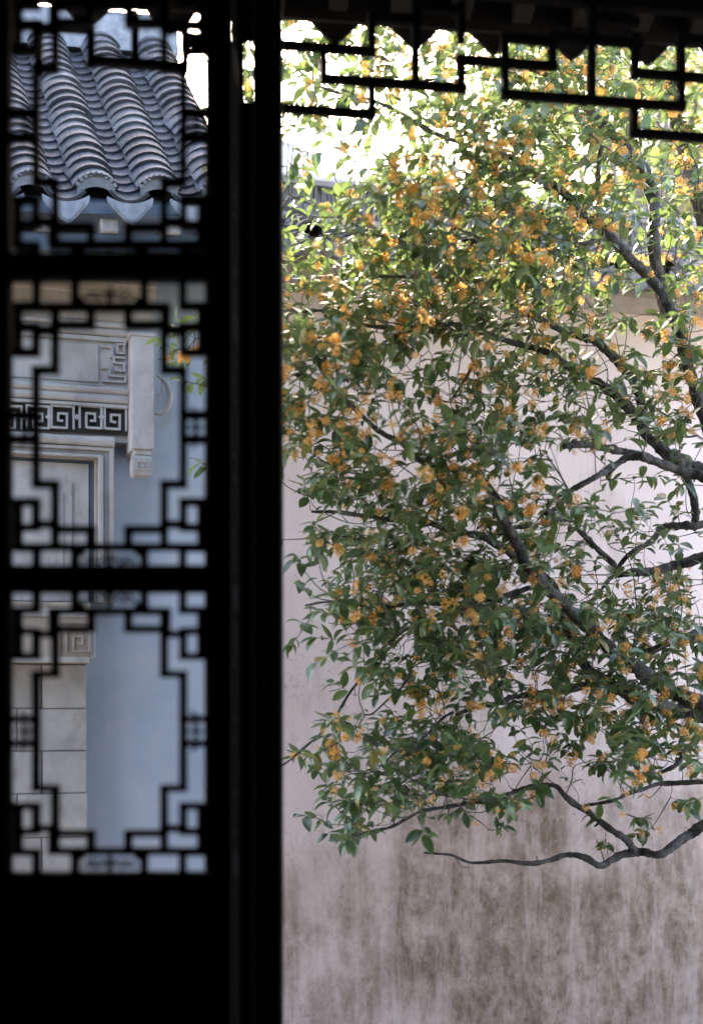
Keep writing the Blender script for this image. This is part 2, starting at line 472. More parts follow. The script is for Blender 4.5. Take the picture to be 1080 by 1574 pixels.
# leaves folded back into the porch, seen edge on
def folded(x, ya, yb, label):
    r = bpy.data.objects.new('lattice_door', None); col.objects.link(r)
    r.location = (x, (ya + yb) / 2, 0); r.rotation_euler = (0, 0, R(90))
    tag(r, label, 'door', 'black lattice door leaves')
    w = (yb - ya) / 2
    sc = (w - 0.045) / (372 / 2.4545 * PXM)
    a, b = lattice_door(r, 0, CYS, 0.0, sc)
    for s_ in (-1, 1):
        q = sorted((s_ * w, s_ * (w - 0.045)))
        MB().box(q[0], q[1], -0.019, 0.019, 0.03, dZ(-80)).build('stile', M['lacquer'], r, bevel=0.003)
    for e0, e1 in edges:
        if e1 > e0 + 1:
            MB().box(a, b, -0.018, 0.018, dZ(e1), dZ(e0)).build('rail', M['lacquer'], r)
    MB().box(a, b, -0.010, 0.010, 0.04, za).build('skirt_panel', M['lacquer'], r)
    return r
folded(-0.308, 3.16, 3.66, 'black lattice door leaf swung open, seen edge on beside the closed leaf')

# slotted side board and the post of the opening
brd = bpy.data.objects.new('side_board', None); brd.location = ((380 - 540) / F * 3.76, 3.76, 0); col.objects.link(brd)
tag(brd, 'narrow dark side board with one open slot, next to the black post', 'panel')
k = 3.76 / F
def bz(py): return CZ + (HZ - py) * k
xl, xr = (366 - 380) * k, (396 - 380) * k
sl0, sl1 = (376 - 380) * k, (388 - 380) * k
MB().box(xl - 0.01, sl0, -0.012, 0.012, 0.01, bz(-60)).build('stile', M['lacquer'], brd)
MB().box(sl1, xr, -0.012, 0.012, 0.01, bz(-60)).build('stile', M['lacquer'], brd)
MB().box(sl0, sl1, -0.010, 0.010, bz(64), bz(-60)).build('panel', M['lacquer'], brd)
MB().box(sl0, sl1, -0.010, 0.010, 0.01, bz(158)).build('panel', M['lacquer'], brd)
post = bpy.data.objects.new('post', None); col.objects.link(post); post.location = ((413 - 540) / F * 3.78, 3.78, 0)
hw = 21 * 3.74 / F
tag(post, 'square black post beside the open doorway, holding the hanging fretwork', 'post')
MB().box(-hw, hw, -0.06, 0.06, 0.12, 4.5).build('shaft', M['lacquer'], post, bevel=0.004)
MB().box(-hw - 0.04, hw + 0.04 - 0.04, -0.09, 0.09, 0.0, 0.118).build('base', M['brick'], post, bevel=0.01)

# ------------------------------------------------------------------ hanging fretwork under the porch beam
FF = Frame(3.90, 9.0)
fz = FF.empty('hanging_fretwork')
fx0, fy0 = FF.x(540), 0
tag(fz, 'black geometric wooden fretwork hanging under the porch beam at the top', 'fretwork')
BW = 0.021
def fbar(xa, ya, xb, yb):
    p = FF.loc(xa, ya); q = FF.loc(xb, yb)
    L = math.hypot(q[0] - p[0], q[2] - p[2])
    if abs(q[0] - p[0]) > abs(q[2] - p[2]):
        z = (p[2] + q[2]) / 2
        xs = sorted((p[0], q[0]))
        inst('fret_bar', bar_me, fz, ((xs[0] + xs[1]) / 2, 0, z), (0, 0, 0), (xs[1] - xs[0] + BW * 0.96, 0.028, BW))
    else:
        x = (p[0] + q[0]) / 2; zs = sorted((p[2], q[2]))
        inst('fret_bar', bar_me, fz, (x, 0, (zs[0] + zs[1]) / 2), (0, 0, 0), (BW, 0.0264, zs[1] - zs[0] + BW * 0.93))
for b_ in [(436, 70, 572, 79), (571, 28, 571, 79), (497, 74, 497, 121), (497, 121, 712, 136), (571, 126, 571, 177), (430, 166, 571, 177),
           (638, -20, 638, 131), (708, 93, 708, 136), (706, 92, 850, 102), (848, 60, 848, 102), (775, 60, 775, 146), (775, 146, 1047, 163),
           (908, 15, 908, 154), (975, 58, 975, 115), (975, 113, 1190, 128), (1045, 55, 1045, 163), (973, 158, 973, 204), (973, 204, 1190, 220),
           (1115, 20, 1115, 124), (571, 26, 640, 31), (848, 58, 980, 66), (1045, 60, 1120, 66), (775, 60, 848, 62),
           (140, 40, 140, 97), (208, 28, 208, 97), (140, 97, 285, 100), (92, 42, 140, 44), (285, 40, 285, 100), (285, 60, 350, 64),
           (60, 40, 60, 110), (350, -10, 350, 62), (638, 12, 708, 16), (708, 10, 708, 60), (908, 30, 975, 34)]:
    fbar(*b_)
# top rail of the fretwork and porch beam
xa, xb = FF.x(40), FF.x(1250)
MB().box(xa, xb, -0.018, 0.018, FF.z(540, -20), FF.z(540, -55)).build('top_rail', M['lacquer'], fz)
MB().box(xa - 0.1, xb + 0.1, -0.09, 0.09, FF.z(540, -58), FF.z(540, -58) + 0.26).build('porch_beam', M['lacquer'], None)
pb = bpy.data.objects['porch_beam']; pb.location = fz.location; pb.rotation_euler = fz.rotation_euler
tag(pb, 'dark porch beam above the hanging fretwork', 'beam')

# ------------------------------------------------------------------ tile shapes
def arc_tile(mat, r=0.105, half=58, L=0.15, th=0.014, up=True, n=8, name='cover_tile', lip=0.0):
    m = MB()
    for (yy) in (0, L):
        for rr in (r, r - th):
            for i in range(n + 1):
                a = R(-half + 2 * half * i / n)
                x = math.sin(a) * rr; z = (math.cos(a) * rr - r * math.cos(R(half)))
                if not up: z = -z
                z += lip * (1 if yy == 0 else 0)
                m.v.append((x, yy, z))
    q = n + 1
    for i in range(n):
        m.f += [(i, i + 1, 2 * q + i + 1, 2 * q + i), (q + i + 1, q + i, 3 * q + i, 3 * q + i + 1),
                (i + 1, i, q + i, q + i + 1), (2 * q + i, 2 * q + i + 1, 3 * q + i + 1, 3 * q + i)]
    m.f += [(0, 2 * q, 3 * q, q), (n, q + n, 3 * q + n, 2 * q + n)]
    me = m.mesh(name, mat, True)
    try: me.set_sharp_from_angle(angle=R(35))
    except Exception: pass
    return me

def drip_mesh(mat, w=0.098, h=0.125, th=0.012, name='drip_tile'):
    # pointed, ogee sided pendant plate; local x across, z down the face
    pts = []
    n = 9
    top = [(w * (1 - 2 * i / n), -0.030 * (1 - (1 - 2 * i / n) ** 2)) for i in range(n + 1)]
    left = []
    for i in range(1, 9):
        t = i / 8
        x = -w * math.cos(t * math.pi / 2) ** 0.85 * (1 + 0.05 * math.sin(t * 6.3)); z = -h * (t ** 1.1)
        left.append((x, z))
    right = [(-x, z) for x, z in left[:-1]][::-1]
    m = MB(); m.extr_y(top + left + right, 0, th)
    # raised rim line
    inner = [(x * 0.72, z * 0.74 - 0.022) for x, z in left + right]
    m.tube([(x, -0.001, z) for x, z in inner], 0.0028, 5)
    return m.mesh(name, mat)

def capface_mesh(mat, r=0.107, h=0.050, name='cover_end'):
    n = 14
    top = [(math.sin(a) * r * 0.87, (math.cos(a) - 0.53) * r) for a in [R(-60 + 120 * i / n) for i in range(n + 1)]]
    bot = [(x * 0.99, top[i][1] - h * (0.45 + 0.55 * math.cos(x / r * 1.35))) for i, (x, _) in enumerate(top)][::-1]
    m = MB(); m.extr_y(top + bot, 0, 0.014)
    for i in range(9):                                   # scalloped lip
        a = R(-54 + 108 * i / 8)
        x, z = math.sin(a) * r * 0.90, (math.cos(a) - 0.50) * r
        m.tube([(x, -0.006, z), (x, 0.02, z)], 0.0095, 6)
    return m.mesh(name, mat)

cover_me = arc_tile(M['tile'], r=0.112, half=62, L=0.145, lip=0.012)
pan_me = arc_tile(M['tile'], r=0.115, half=50, L=0.15, up=False, name='pan_tile', lip=0.010)
cover2_me = arc_tile(M['tile_old'], r=0.095, half=60, L=0.15, lip=0.014)
pan2_me = arc_tile(M['tile_old'], r=0.11, half=52, L=0.15, up=False, name='pan_tile', lip=0.012)
drip_me = drip_mesh(M['drip']); drip2_me = drip_mesh(M['drip'], 0.105, 0.115)
cap_me = capface_mesh(M['drip'])

# ------------------------------------------------------------------ porch eave seen from below
EF = Frame(4.58, 8.0)
eave = EF.empty('porch_eave')
tag(eave, 'dark underside of the porch eave with pointed drip tiles against the sky', 'roof')
ez = EF.z(540, 35)
ex0, ex1 = EF.x(-140), EF.x(1350)
MB().box(ex0, ex1, -0.02, 0.004, ez - 0.005, ez + 0.09).build('fascia_board', M['soffit'], eave)
MB().prism_x([(-0.02, ez + 0.09), (-0.02, ez + 0.13), (-1.8, ez + 0.80), (-1.8, ez + 0.76)], ex0, ex1).build('soffit_boarding', M['soffit'], eave)
edrip = drip_mesh(M['soffit'], 0.080, 0.098, name='drip_tile')
ecap = capface_mesh(M['soffit'], 0.075, 0.030)
ecover = arc_tile(M['tile'], r=0.095, half=60, L=0.15, lip=0.01)
px_list = [515 + 126 * k_ for k_ in range(-5, 7)]
sx = EF.x(515)
pitch = 0.262
for k_ in range(-6, 9):
    x = sx + k_ * pitch
    if x < ex0 or x > ex1: continue
    inst('drip_tile', edrip, eave, (x, 0.012, ez + 0.028), (R(-4), 0, 0))
    inst('cover_end', ecap, eave, (x + pitch / 2, 0.03, ez + 0.035))
    for c_ in range(4):
        inst('cover_tile', ecover, eave, (x + pitch / 2, 0.03 - c_ * 0.10 - 0.0, ez + 0.14 + c_ * 0.038), (R(180 + 20), 0, 0), (1, 1, -1))
nraf = int((ex1 - ex0) / 0.2)
for k_ in range(nraf):
    x = ex0 + 0.1 + k_ * 0.2
    m_ = MB(); m_.prism_x([(-0.03, ez + 0.02), (-0.03, ez + 0.088), (-1.7, ez + 0.715), (-1.7, ez + 0.64)], x, x + 0.06)
    m_.build('rafter', M['soffit'], eave)

# ------------------------------------------------------------------ courtyard wall with tiled coping
WF = Frame(7.0, 17.0)
wall = WF.empty('courtyard_wall')
tag(wall, 'weathered white plaster courtyard wall with rain stains and a tiled coping, behind the tree', 'wall')
wx0, wx1 = WF.x(330), WF.x(1080) + 2.6
zt = WF.z(460, 436)                 # top of the plaster
body = MB(); body.box(wx0, wx1, 0, 0.34, 0.0, zt); body.build('plaster_face', M['plaster'], wall)
# corbelled band below the eave
pr = [(0.0, zt + 0.001), (-0.035, zt + 0.03), (-0.075, zt + 0.055), (-0.09, zt + 0.06), (-0.09, zt + 0.10), (0.34, zt + 0.10), (0.34, zt + 0.001)]
MB().prism_x(pr, wx0, wx1, 60, 0.004).build('corbel_band', M['stone_warm'], wall)
ze = zt + 0.135; ye = -0.30
sl = R(27)
roofd = 0.42
MB().prism_x([(ye + 0.03, ze - 0.03), (ye + 0.03, ze - 0.005), (0.14, ze + 0.03 + (0.14 - ye) * math.tan(sl) - 0.04), (0.66, ze - 0.005), (0.66, ze - 0.03), (0.34, zt + 0.105), (-0.09, zt + 0.105)], wx0, wx1).build('coping_core', M['mortar'], wall)
nc = int((wx1 - wx0) / 0.262) + 1
xs = WF.x(985, ye)
k0 = math.ceil((wx0 - xs) / 0.262)
for k_ in range(k0, k0 + nc):
    x = xs + k_ * 0.262
    if x > wx1: break
    inst('drip_tile', drip2_me, wall, (x, ye - 0.012, ze + 0.005), (R(8), 0, random.uniform(-.02, .02)))
    for c_ in range(5):
        s_ = c_ * 0.085
        inst('pan_tile', pan2_me, wall, (x + random.uniform(-.004, .004), ye + s_ * math.cos(sl), ze + 0.012 + s_ * math.sin(sl)), (sl - 0.06, random.uniform(-.05, .05), 0))
        inst('cover_tile', cover2_me, wall, (x + 0.131 + random.uniform(-.005, .005), ye + 0.012 + s_ * math.cos(sl), ze + 0.020 + s_ * math.sin(sl)), (sl - 0.08, random.uniform(-.06, .06), random.uniform(-.04, .04)))
# ridge: base band, ledge, tiles on edge, cap
zr = WF.z(470, 368, 0.05)
h1, h2, h3, h4 = [WF.z(470, p, 0.05) for p in (349, 336, 284, 268)]
MB().prism_x([(0.03, zr - 0.06), (0.02, zr), (0.02, h1), (0.28, h1), (0.28, zr - 0.06)], wx0, wx1, 50, 0.004).build('ridge_base', M['ridge'], wall)
MB().prism_x([(-0.01, h1 + 0.001), (-0.015, h2), (0.31, h2), (0.31, h1 + 0.001)], wx0, wx1, 50, 0.004).build('ridge_ledge', M['ridge'], wall)
MB().box(wx0, wx1, 0.09, 0.21, h2 + 0.001, h3).build('ridge_core', M['mortar'], wall)
rt = MB(); n = 7
out_ = [(0.15 - 0.085 + 0.012 * math.sin(math.pi * i / n), h2 + 0.002 + (h3 - h2 - 0.002) * i / n) for i in range(n + 1)]
prof = [(y - 0.010, z) for y, z in out_] + [(0.245, h3), (0.245, h2 + 0.002)]
rtm = MB(); rtm.prism_x(prof, -0.0075, 0.0075)
ridge_me = rtm.mesh('ridge_tile', M['tile_old'])
x = wx0 + 0.02
cnt = 0
while x < wx1 - 0.02 and cnt < 240:
    inst('ridge_tile', ridge_me, wall, (x, random.uniform(-.004, .004), 0), (0, random.uniform(-.05, .05) * 0.3, 0), (random.uniform(.8, 1.15), 1, 1))
    x += random.uniform(0.027, 0.034); cnt += 1
MB().prism_x([(0.045, h3 + 0.001), (0.035, h3 + 0.025), (0.06, h4), (0.24, h4), (0.265, h3 + 0.025), (0.255, h3 + 0.001)], wx0, wx1, 60, 0.006).build('ridge_cap', M['ridge'], wall)

# ------------------------------------------------------------------ gatehouse
GY = -0.12
gate = WF.empty('gatehouse')
tag(gate, 'pale carved stone gatehouse with a steep grey tiled roof, seen through the lattice door', 'gatehouse')
gx0, gx1 = WF.x(-260), WF.x(330) - 0.002
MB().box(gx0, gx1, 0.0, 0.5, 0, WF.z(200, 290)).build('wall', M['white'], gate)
def G(px, py, off=GY): return WF.loc(px, py, off)
def gbox(px0, px1, py0, py1, y0, y1, name, mat, parent=gate, ref=110, bevel=0.0):
    """box whose front face spans the given pixels; rows are read at column ref"""
    xa_, xb_ = WF.x(px0, y0), WF.x(px1, y0)
    m = MB(); m.box(xa_, xb_, y0, y1, WF.z(ref, py1, y0), WF.z(ref, py0, y0))
    return m.build(name, mat, parent, bevel=bevel)
gl = -230
def mould(px1, py0, py1, bumps, depth, name='moulding', mat='stone', px0=gl, ref=110):
    """horizontal moulding with rounded ribs"""
    z0, z1 = WF.z(ref, py1, GY), WF.z(ref, py0, GY)
    xa_, xb_ = WF.x(px0, GY), WF.x(px1, GY)
    prof = [(GY + 0.10, z0)]
    for b_ in range(bumps):
        a0 = z0 + (z1 - z0) * b_ / bumps; a1 = z0 + (z1 - z0) * (b_ + 1) / bumps
        d_ = depth * (0.55 + 0.45 * (b_ + 1) / bumps)
        for t in (0.04, 0.2, 0.5, 0.8, 0.93):
            prof.append((GY - d_ * math.sin(math.pi * max(0, min(1, t))) ** 0.5, a0 + (a1 - a0) * t))
    prof.append((GY + 0.10, z1))
    MB().prism_x(prof, xa_, xb_, 60, 0.0035).build(name, M[mat], gate)
# structural core of the facade
gbox(gl, 236, 395, 470, GY + 0.02, -0.002, 'frieze_core', M['stone_warm'])
gbox(gl, 199, 470, 676, GY + 0.035, -0.002, 'facade_core', M['stone'])
for i, (a, b, w_) in enumerate([(352, 366, 0.24), (366.5, 380, 0.20), (380.5, 396, 0.16), (396.5, 412, 0.11), (412.5, 430, 0.07), (430.5, 446, 0.04)]):
    gbox(gl, 250 - i * 2, a, b, GY - w_, -0.004 - 0.001 * i, 'corbel_course', M['bluegrey'] if i < 4 else M['stone_warm'], bevel=0.004)
gbox(gl, 236, 447, 490, GY - 0.015, GY + 0.0195, 'plain_frieze', M['stone_warm'], bevel=0.003)
mould(197, 491, 513, 2, 0.035)
gbox(gl, 197, 513.5, 520, GY - 0.004, GY + 0.034, 'fillet', M['stone'])
gbox(gl, 197, 520.5, 590, GY + 0.012, GY + 0.0345, 'name_panel', M['stone'])
gbox(gl, 152, 527, 585, GY + 0.004, GY + 0.0118, 'raised_field', M['stone'], bevel=0.003)
mould(197, 590.5, 617, 2, 0.032)
gbox(gl, 197, 621, 664, GY + 0.018, GY + 0.0343, 'fret_recess', M['recess'])
gbox(gl, 197, 617.5, 622, GY - 0.012, GY + 0.034, 'fillet', M['stone'])
mould(176, 668, 684, 1, 0.022)

def gfret(paths, cx, cy, sz, off, th, parent_name='fret_carving', w=0.012, mat='stone', aspect=1.0):
    m = MB()
    c0 = WF.loc(cx, cy, off)
    s_ = sz / F * 6.55
    for p in paths:
        for (a, b), (c, d) in zip(p[:-1], p[1:]):
            xa_, xb_ = sorted((a * s_, c * s_)); za_, zb_ = sorted((-b * s_ * aspect, -d * s_ * aspect))
            dd = 0.0006 if abs(a - c) > abs(b - d) else 0.0
            m.box(c0[0] + xa_ - w / 2, c0[0] + xb_ + w / 2, off - th - dd, off + 0.001 - dd, c0[2] + za_ - w / 2, c0[2] + zb_ + w / 2)
    return m.build(parent_name, M[mat], gate)
spiral = [[(-.5, .5), (-.5, -.5), (.5, -.5), (.5, .5), (-.2, .5), (-.2, -.15), (.2, -.15), (.2, .18), (0.02, .18)]]
spiral_m = [[(-x, y) for x, y in spiral[0]]]
px = 178
kx = 0
for pxc, sp_ in ((177, spiral_m), (139, spiral), (96, spiral_m), (58, spiral), (16, spiral_m), (-24, spiral), (-66, spiral_m)):
    gfret(sp_, pxc, 642 - (0 if kx else -2), 33, GY + 0.0175, 0.022, w=0.0095)
    c = WF.loc(pxc - 20.5, 641, GY)
    MB().extr_y([(c[0] - 0.016, c[2]), (c[0], c[2] - 0.014), (c[0] + 0.016, c[2]), (c[0], c[2] + 0.014)], GY - 0.006, GY + 0.0175).build('diamond_stud', M['stone'], gate)
    kx += 1
# carved fret on the name panel
gfret([[(-.3, -1), (.5, -1), (.5, -.75), (.15, -.75), (.15, -.35), (.45, -.35), (.45, -.7)], [(-.5, -.6), (-.1, -.6), (-.1, -.15), (.45, -.15)],
       [(0.0, -.15), (0.0, .1), (.45, .1), (.45, .45), (.1, .45), (.1, .3)], [(-.5, .35), (-.2, .35), (-.2, .7), (.4, .7)], [(-.5, .95), (.5, .95), (.5, .7)]],
      175, 555, 34, GY + 0.0118, 0.016, w=0.009)
# door surround: stepped frame turning down the jamb
def frame_step(pxo, pyo, pxi, pyi, y0, y1, name, mat):
    """L-shaped band: horizontal head and the right jamb"""
    xa_ = WF.x(gl, y0); xo, xi = WF.x(pxo, y0), WF.x(pxi, y0)
    zo, zi = WF.z(110, pyo, y0), WF.z(110, pyi, y0)
    zb_ = WF.z(110, 925, y0)
    MB().extr_y([(xa_, zo), (xo, zo), (xo, zb_), (xi, zb_), (xi, zi), (xa_, zi)], y0, y1).build(name, M[mat], gate, bevel=0.004)
gbox(gl, 176.5, 684, 925, GY + 0.06, -0.001, 'surround_core', M['stone'])
frame_step(176, 684.5, 169, 690, GY - 0.002, GY + 0.0595, 'door_moulding', 'stone')
frame_step(168.7, 690.2, 160, 696, GY + 0.012, GY + 0.0593, 'door_moulding', 'stone')
frame_step(159.7, 696.2, 152, 701, GY - 0.006, GY + 0.0591, 'door_moulding', 'stone')
frame_step(151.7, 701.2, 146, 705, GY + 0.022, GY + 0.0589, 'door_moulding', 'stone_warm')
frame_step(145.7, 705.2, 137, 712, GY + 0.05, GY + 0.0587, 'door_moulding', 'bluegrey')
gbox(gl, 136.5, 712, 925, GY + 0.045, GY + 0.0585, 'door_lining', M['stone'])
gbox(gl, 112, 740, 925, GY + 0.036, GY + 0.0448, 'door_panel', M['stone'], bevel=0.006)
gbox(gl, 98, 757, 925, GY + 0.030, GY + 0.0358, 'door_panel', M['stone'], bevel=0.004)
# corner corbel block with a spiral
gbox(gl, 140, 926, 1019, GY - 0.10, -0.0015, 'corbel_block', M['stone_warm'], ref=110, bevel=0.006)
gbox(gl, 136, 936, 948, GY - 0.106, GY - 0.1003, 'corbel_fillet', M['stone'])
gfret(spiral, 120, 983, 34, GY - 0.1001, 0.008, w=0.008, mat='stone_warm')
gfret([[(-.5, -.5), (.5, -.5), (.5, .5), (-.5, .5), (-.5, -.5)]], 119, 984, 52, GY - 0.1001, 0.006, w=0.006, mat='stone_warm')
gbox(gl, 138, 1010, 1018, GY - 0.108, GY - 0.1003, 'corbel_fillet', M['stone'])
# jamb of stone blocks
rows = [1022, 1090, 1155, 1220, 1287, 1352, 1420, 1488]
zz = [WF.z(110, r_, GY) for r_ in rows]
while zz[-1] > 0.2: zz.append(zz[-1] - 0.2)
zz[-1] = 0.0
xR = WF.x(134, GY)
MB().box(WF.x(gl), xR - 0.006, GY + 0.008, -0.0012, 0, zz[0] + 0.002).build('jamb_core', M['mortar'], gate)
for i in range(len(zz) - 1):
    xe = xR + random.uniform(-0.003, 0.003)
    j = WF.x(28 if i % 2 else 66, GY)
    for (a_, b_) in ((xe, WF.x(gl) * 0 + j), (j - 0.006, WF.x(gl))):
        jx0, jx1 = sorted((a_, b_))
        MB().box(jx0, jx1, GY + random.uniform(-0.003, 0.003), GY + 0.075, zz[i + 1] + 0.005, zz[i]).build('stone_block', M['brick'], gate, bevel=0.005)
# hanging column with carved bulb
pc = bpy.data.objects.new('hanging_column', None)
def pbox(px0, px1, py0, py1, y0, y1, name, mat='stone', par=gate, bv=0.004):
    return gbox(px0, px1, py0, py1, y0, y1, name, M[mat], par, ref=218, bevel=bv)
shaft = pbox(203, 237, 508, 690, GY - 0.11, -0.0008, 'hanging_column')
pbox(199.5, 238.5, 510, 516, GY - 0.118, -0.0006, 'column_band', par=shaft)
pbox(207, 233, 690.3, 699, GY - 0.10, -0.03, 'column_neck', par=shaft)
bulb = MB()
cx = (WF.x(204.5, GY - .115) + WF.x(235.5, GY - .115)) / 2; hwb = (WF.x(235.5, GY - .115) - WF.x(204.5, GY - .115)) / 2
yc = GY - 0.06
rings = [(699.2, .80), (704, .97), (709, 1.0), (721, 1.0), (725, .95), (729, .92), (731.5, .7)]
for i, (py, s_) in enumerate(rings):
    z = WF.z(218, py, GY - .11); h_ = hwb * s_
    bulb.v += [(cx - h_, yc - h_, z), (cx + h_, yc - h_, z), (cx + h_, yc + h_, z), (cx - h_, yc + h_, z)]
for i in range(len(rings) - 1):
    for q in range(4):
        bulb.f.append((i * 4 + q, i * 4 + (q + 1) % 4, (i + 1) * 4 + (q + 1) % 4, (i + 1) * 4 + q))
bulb.f += [(0, 1, 2, 3), tuple((len(rings) - 1) * 4 + q for q in (3, 2, 1, 0))]
bulb.build('pendant_bulb', M['stone'], shaft)
z1_, z0_ = WF.z(218, 709, GY - .11), WF.z(218, 722, GY - .11)
sq = MB()
yy = yc - hwb - 0.004
for (a_, b_, c_, d_) in ((-.6, .6, z1_ - .005, z1_), (-.6, .6, z0_, z0_ + .005), (-.6, -.45, z0_ + .005, z1_ - .005), (.45, .6, z0_ + .005, z1_ - .005)):
    sq.box(cx + a_ * hwb, cx + b_ * hwb, yy, yy + 0.0045, c_, d_)
sq.box(cx - .15 * hwb, cx + .15 * hwb, yy, yy + 0.0045, (z0_ + z1_) / 2 - .008, (z0_ + z1_) / 2 + .008)
sq.build('carved_square', M['stone'], shaft)
# scroll bracket at the right of the column
c = WF.loc(241, 612, -0.02)
pts = [(c[0] + 0.055 * math.cos(t) , c[1] - 0.05, c[2] + 0.085 * math.sin(t)) for t in np.linspace(-1.9, 1.45, 16)]
MB().tube(pts, [0.006 + 0.011 * math.sin(math.pi * i / 15) for i in range(16)], 6).build('scroll_bracket', M['stone'], shaft, True)
pts = [(c[0] + 0.0 + 0.022 * math.cos(t), c[1] - 0.045, c[2] + 0.05 + 0.045 * math.sin(t)) for t in np.linspace(-1.7, 1.9, 12)]
MB().tube(pts, 0.007, 6).build('scroll_bracket', M['stone'], shaft, True)

# gate roof
RS = R(45)
ye = -0.56
ze = WF.z(150, 290, ye)
PG = 0.272
xc3 = WF.x(245, ye)
roof = bpy.data.objects.new('roof', None); col.objects.link(roof); roof.parent = gate
xpv = WF.x(150, ye)
roof.rotation_euler = (0, R(-4.5), R(1.5)); roof.location = (xpv, ye, ze)
_ye, _ze = ye, ze
ye, ze = 0.0, 0.0
xc3 -= xpv
xs_cov = [xc3 + (k_ - 3) * PG for k_ in range(-1, 5)]
NR = 21; EXP = 0.078
xv = xs_cov[-1] + 0.13
sl_y = math.cos(RS); sl_z = math.sin(RS)
SL = NR * EXP
MB().prism_x([(ye + 0.02, ze - 0.10), (ye + 0.02, ze - 0.055), (ye + SL * sl_y, ze - 0.055 + SL * sl_z), (ye + SL * sl_y, ze - 0.14 + SL * sl_z)], xs_cov[0] - 0.3, xv - 0.02).build('roof_deck', M['bluegrey'], roof)
for i, x in enumerate(xs_cov):
    top = NR if i < 5 else NR - 1
    for c_ in range(NR):
        s_ = c_ * EXP
        j = random.uniform(-.004, .004)
        inst('cover_tile', cover_me, roof, (x + j, ye + s_ * sl_y, ze - 0.004 + s_ * sl_z), (RS - 0.10 + random.uniform(-.05, .05), random.uniform(-.07, .07), random.uniform(-.06, .06)))
        if c_ < NR:
            inst('pan_tile', pan_me, roof, (x - PG / 2 + j, ye + s_ * sl_y - 0.02, ze - 0.035 + s_ * sl_z), (RS - 0.07, random.uniform(-.03, .03), 0))
    inst('cover_end', cap_me, roof, (x, ye - 0.016, ze + 0.002), (R(18), 0, 0))
    inst('drip_tile', drip_me, roof, (x - PG / 2, ye - 0.045, ze - 0.045), (R(-6), 0, 0))
    # rafter end with a pale face
    MB().box(x + 0.02, x + 0.095, ye + 0.05, ye + 0.4, ze - 0.165, ze - 0.105).build('rafter_end', M['stone'], roof, bevel=0.008)
MB().box(xs_cov[0] - 0.3, xv, ye + 0.075, ye + 0.10, ze - 0.24, ze - 0.166).build('eave_board', M['bluegrey'], roof)
MB().box(xs_cov[0] - 0.3, xv, ye + 0.101, 0.45, ze - 0.26, ze - 0.17).build('eave_soffit', M['bluegrey'], roof)
# ridge
yr, zr2 = ye + SL * sl_y, ze + SL * sl_z
MB().prism_x([(yr - 0.06, zr2 - 0.06), (yr - 0.05, zr2 + 0.06), (yr - 0.02, zr2 + 0.15), (yr + 0.16, zr2 + 0.15), (yr + 0.2, zr2 - 0.06)], xs_cov[0] - 0.3, xv, 30, 0.004).build('roof_ridge', M['drip'], roof)
# rear slope closes the roof
MB().prism_x([(yr + 0.1, zr2 + 0.02), (yr + 0.1, zr2 - 0.08), (yr + 1.2, ze - 0.2), (yr + 1.2, ze - 0.1)], xs_cov[0] - 0.3, xv).build('rear_slope', M['tile'], roof)
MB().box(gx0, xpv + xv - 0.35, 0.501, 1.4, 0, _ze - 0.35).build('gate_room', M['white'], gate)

# ------------------------------------------------------------------ neighbour house far behind
hs = bpy.data.objects.new('neighbour_house', None); col.objects.link(hs)
hs.location = (-1.0, 15.5, 0); hs.rotation_euler = (0, 0, R(12))
tag(hs, 'pale blurred house gable with stepped parapet beyond the wall', 'house')
def hz(px, py): 
    p = wp(px, py, 15.5); return p.x + 1.0, p.z
outl = [hz(300, 215), hz(400, 212), hz(455, 226), hz(462, 232), hz(492, 238), hz(494, 248), hz(512, 256), hz(520, 268)]
outl2 = outl + [(outl[-1][0] + .05, 0), (outl[0][0] - 2.5, 0), (outl[0][0] - 2.5, outl[0][1] - 0.3)]
MB().extr_y(outl2, 0, 5).build('gable_wall', M['far_wall'], hs)
cp = MB()
for (a_, b_), (c_, d_) in zip(outl[:-1], outl[1:]):
    cp.tube([(a_, 0.1, b_ + .04), (c_, 0.1, d_ + .04)], 0.075, 6)
cp.build('parapet_tiles', M['ridge'], hs)

# ------------------------------------------------------------------ leaves
def leaf_mesh(name, mat, curl=0.5, fold=0.35, L=1.0, W=0.19, seg=5, twist=0.0):
    m = MB()
    wp_ = [0.12, 0.78, 1.0, 0.97, 0.66, 0.0]
    for i in range(seg + 1):
        t = i / seg
        a = -curl * t
        y = math.sin(curl * t) / curl * L if abs(curl) > 1e-3 else t * L
        z = -(1 - math.cos(curl * t)) / curl * L if abs(curl) > 1e-3 else 0
        w = W * wp_[i]
        ct, st_ = math.cos(twist * t), math.sin(twist * t)
        for sx_ in (-1, 0, 1):
            xx = sx_ * w; dz = abs(sx_) * w * math.tan(fold)
            m.v.append((xx * ct - dz * st_, y, z + dz * ct + xx * st_))
    for i in range(seg):
        for k in (0, 1):
            a = i * 3 + k
            m.f.append((a, a + 1, a + 4, a + 3))
    me = bpy.data.meshes.new(name); me.from_pydata(m.v, [], m.f); me.update()
    me.materials.append(mat)
    me.polygons.foreach_set('use_smooth', [True] * len(me.polygons))
    return me, np.array(m.v), m.f

leaf_vars = [leaf_mesh('leaf', M['leaf'], c_, f_, 1, w_, 5, t_) for c_, f_, w_, t_ in
             ((0.5, 0.25, 0.24, 0.1), (0.9, 0.35, 0.22, -0.2), (0.25, 0.2, 0.26, 0.3), (1.2, 0.30, 0.21, 0.0), (0.7, 0.45, 0.23, 0.4), (-0.3, 0.25, 0.23, -0.3))]

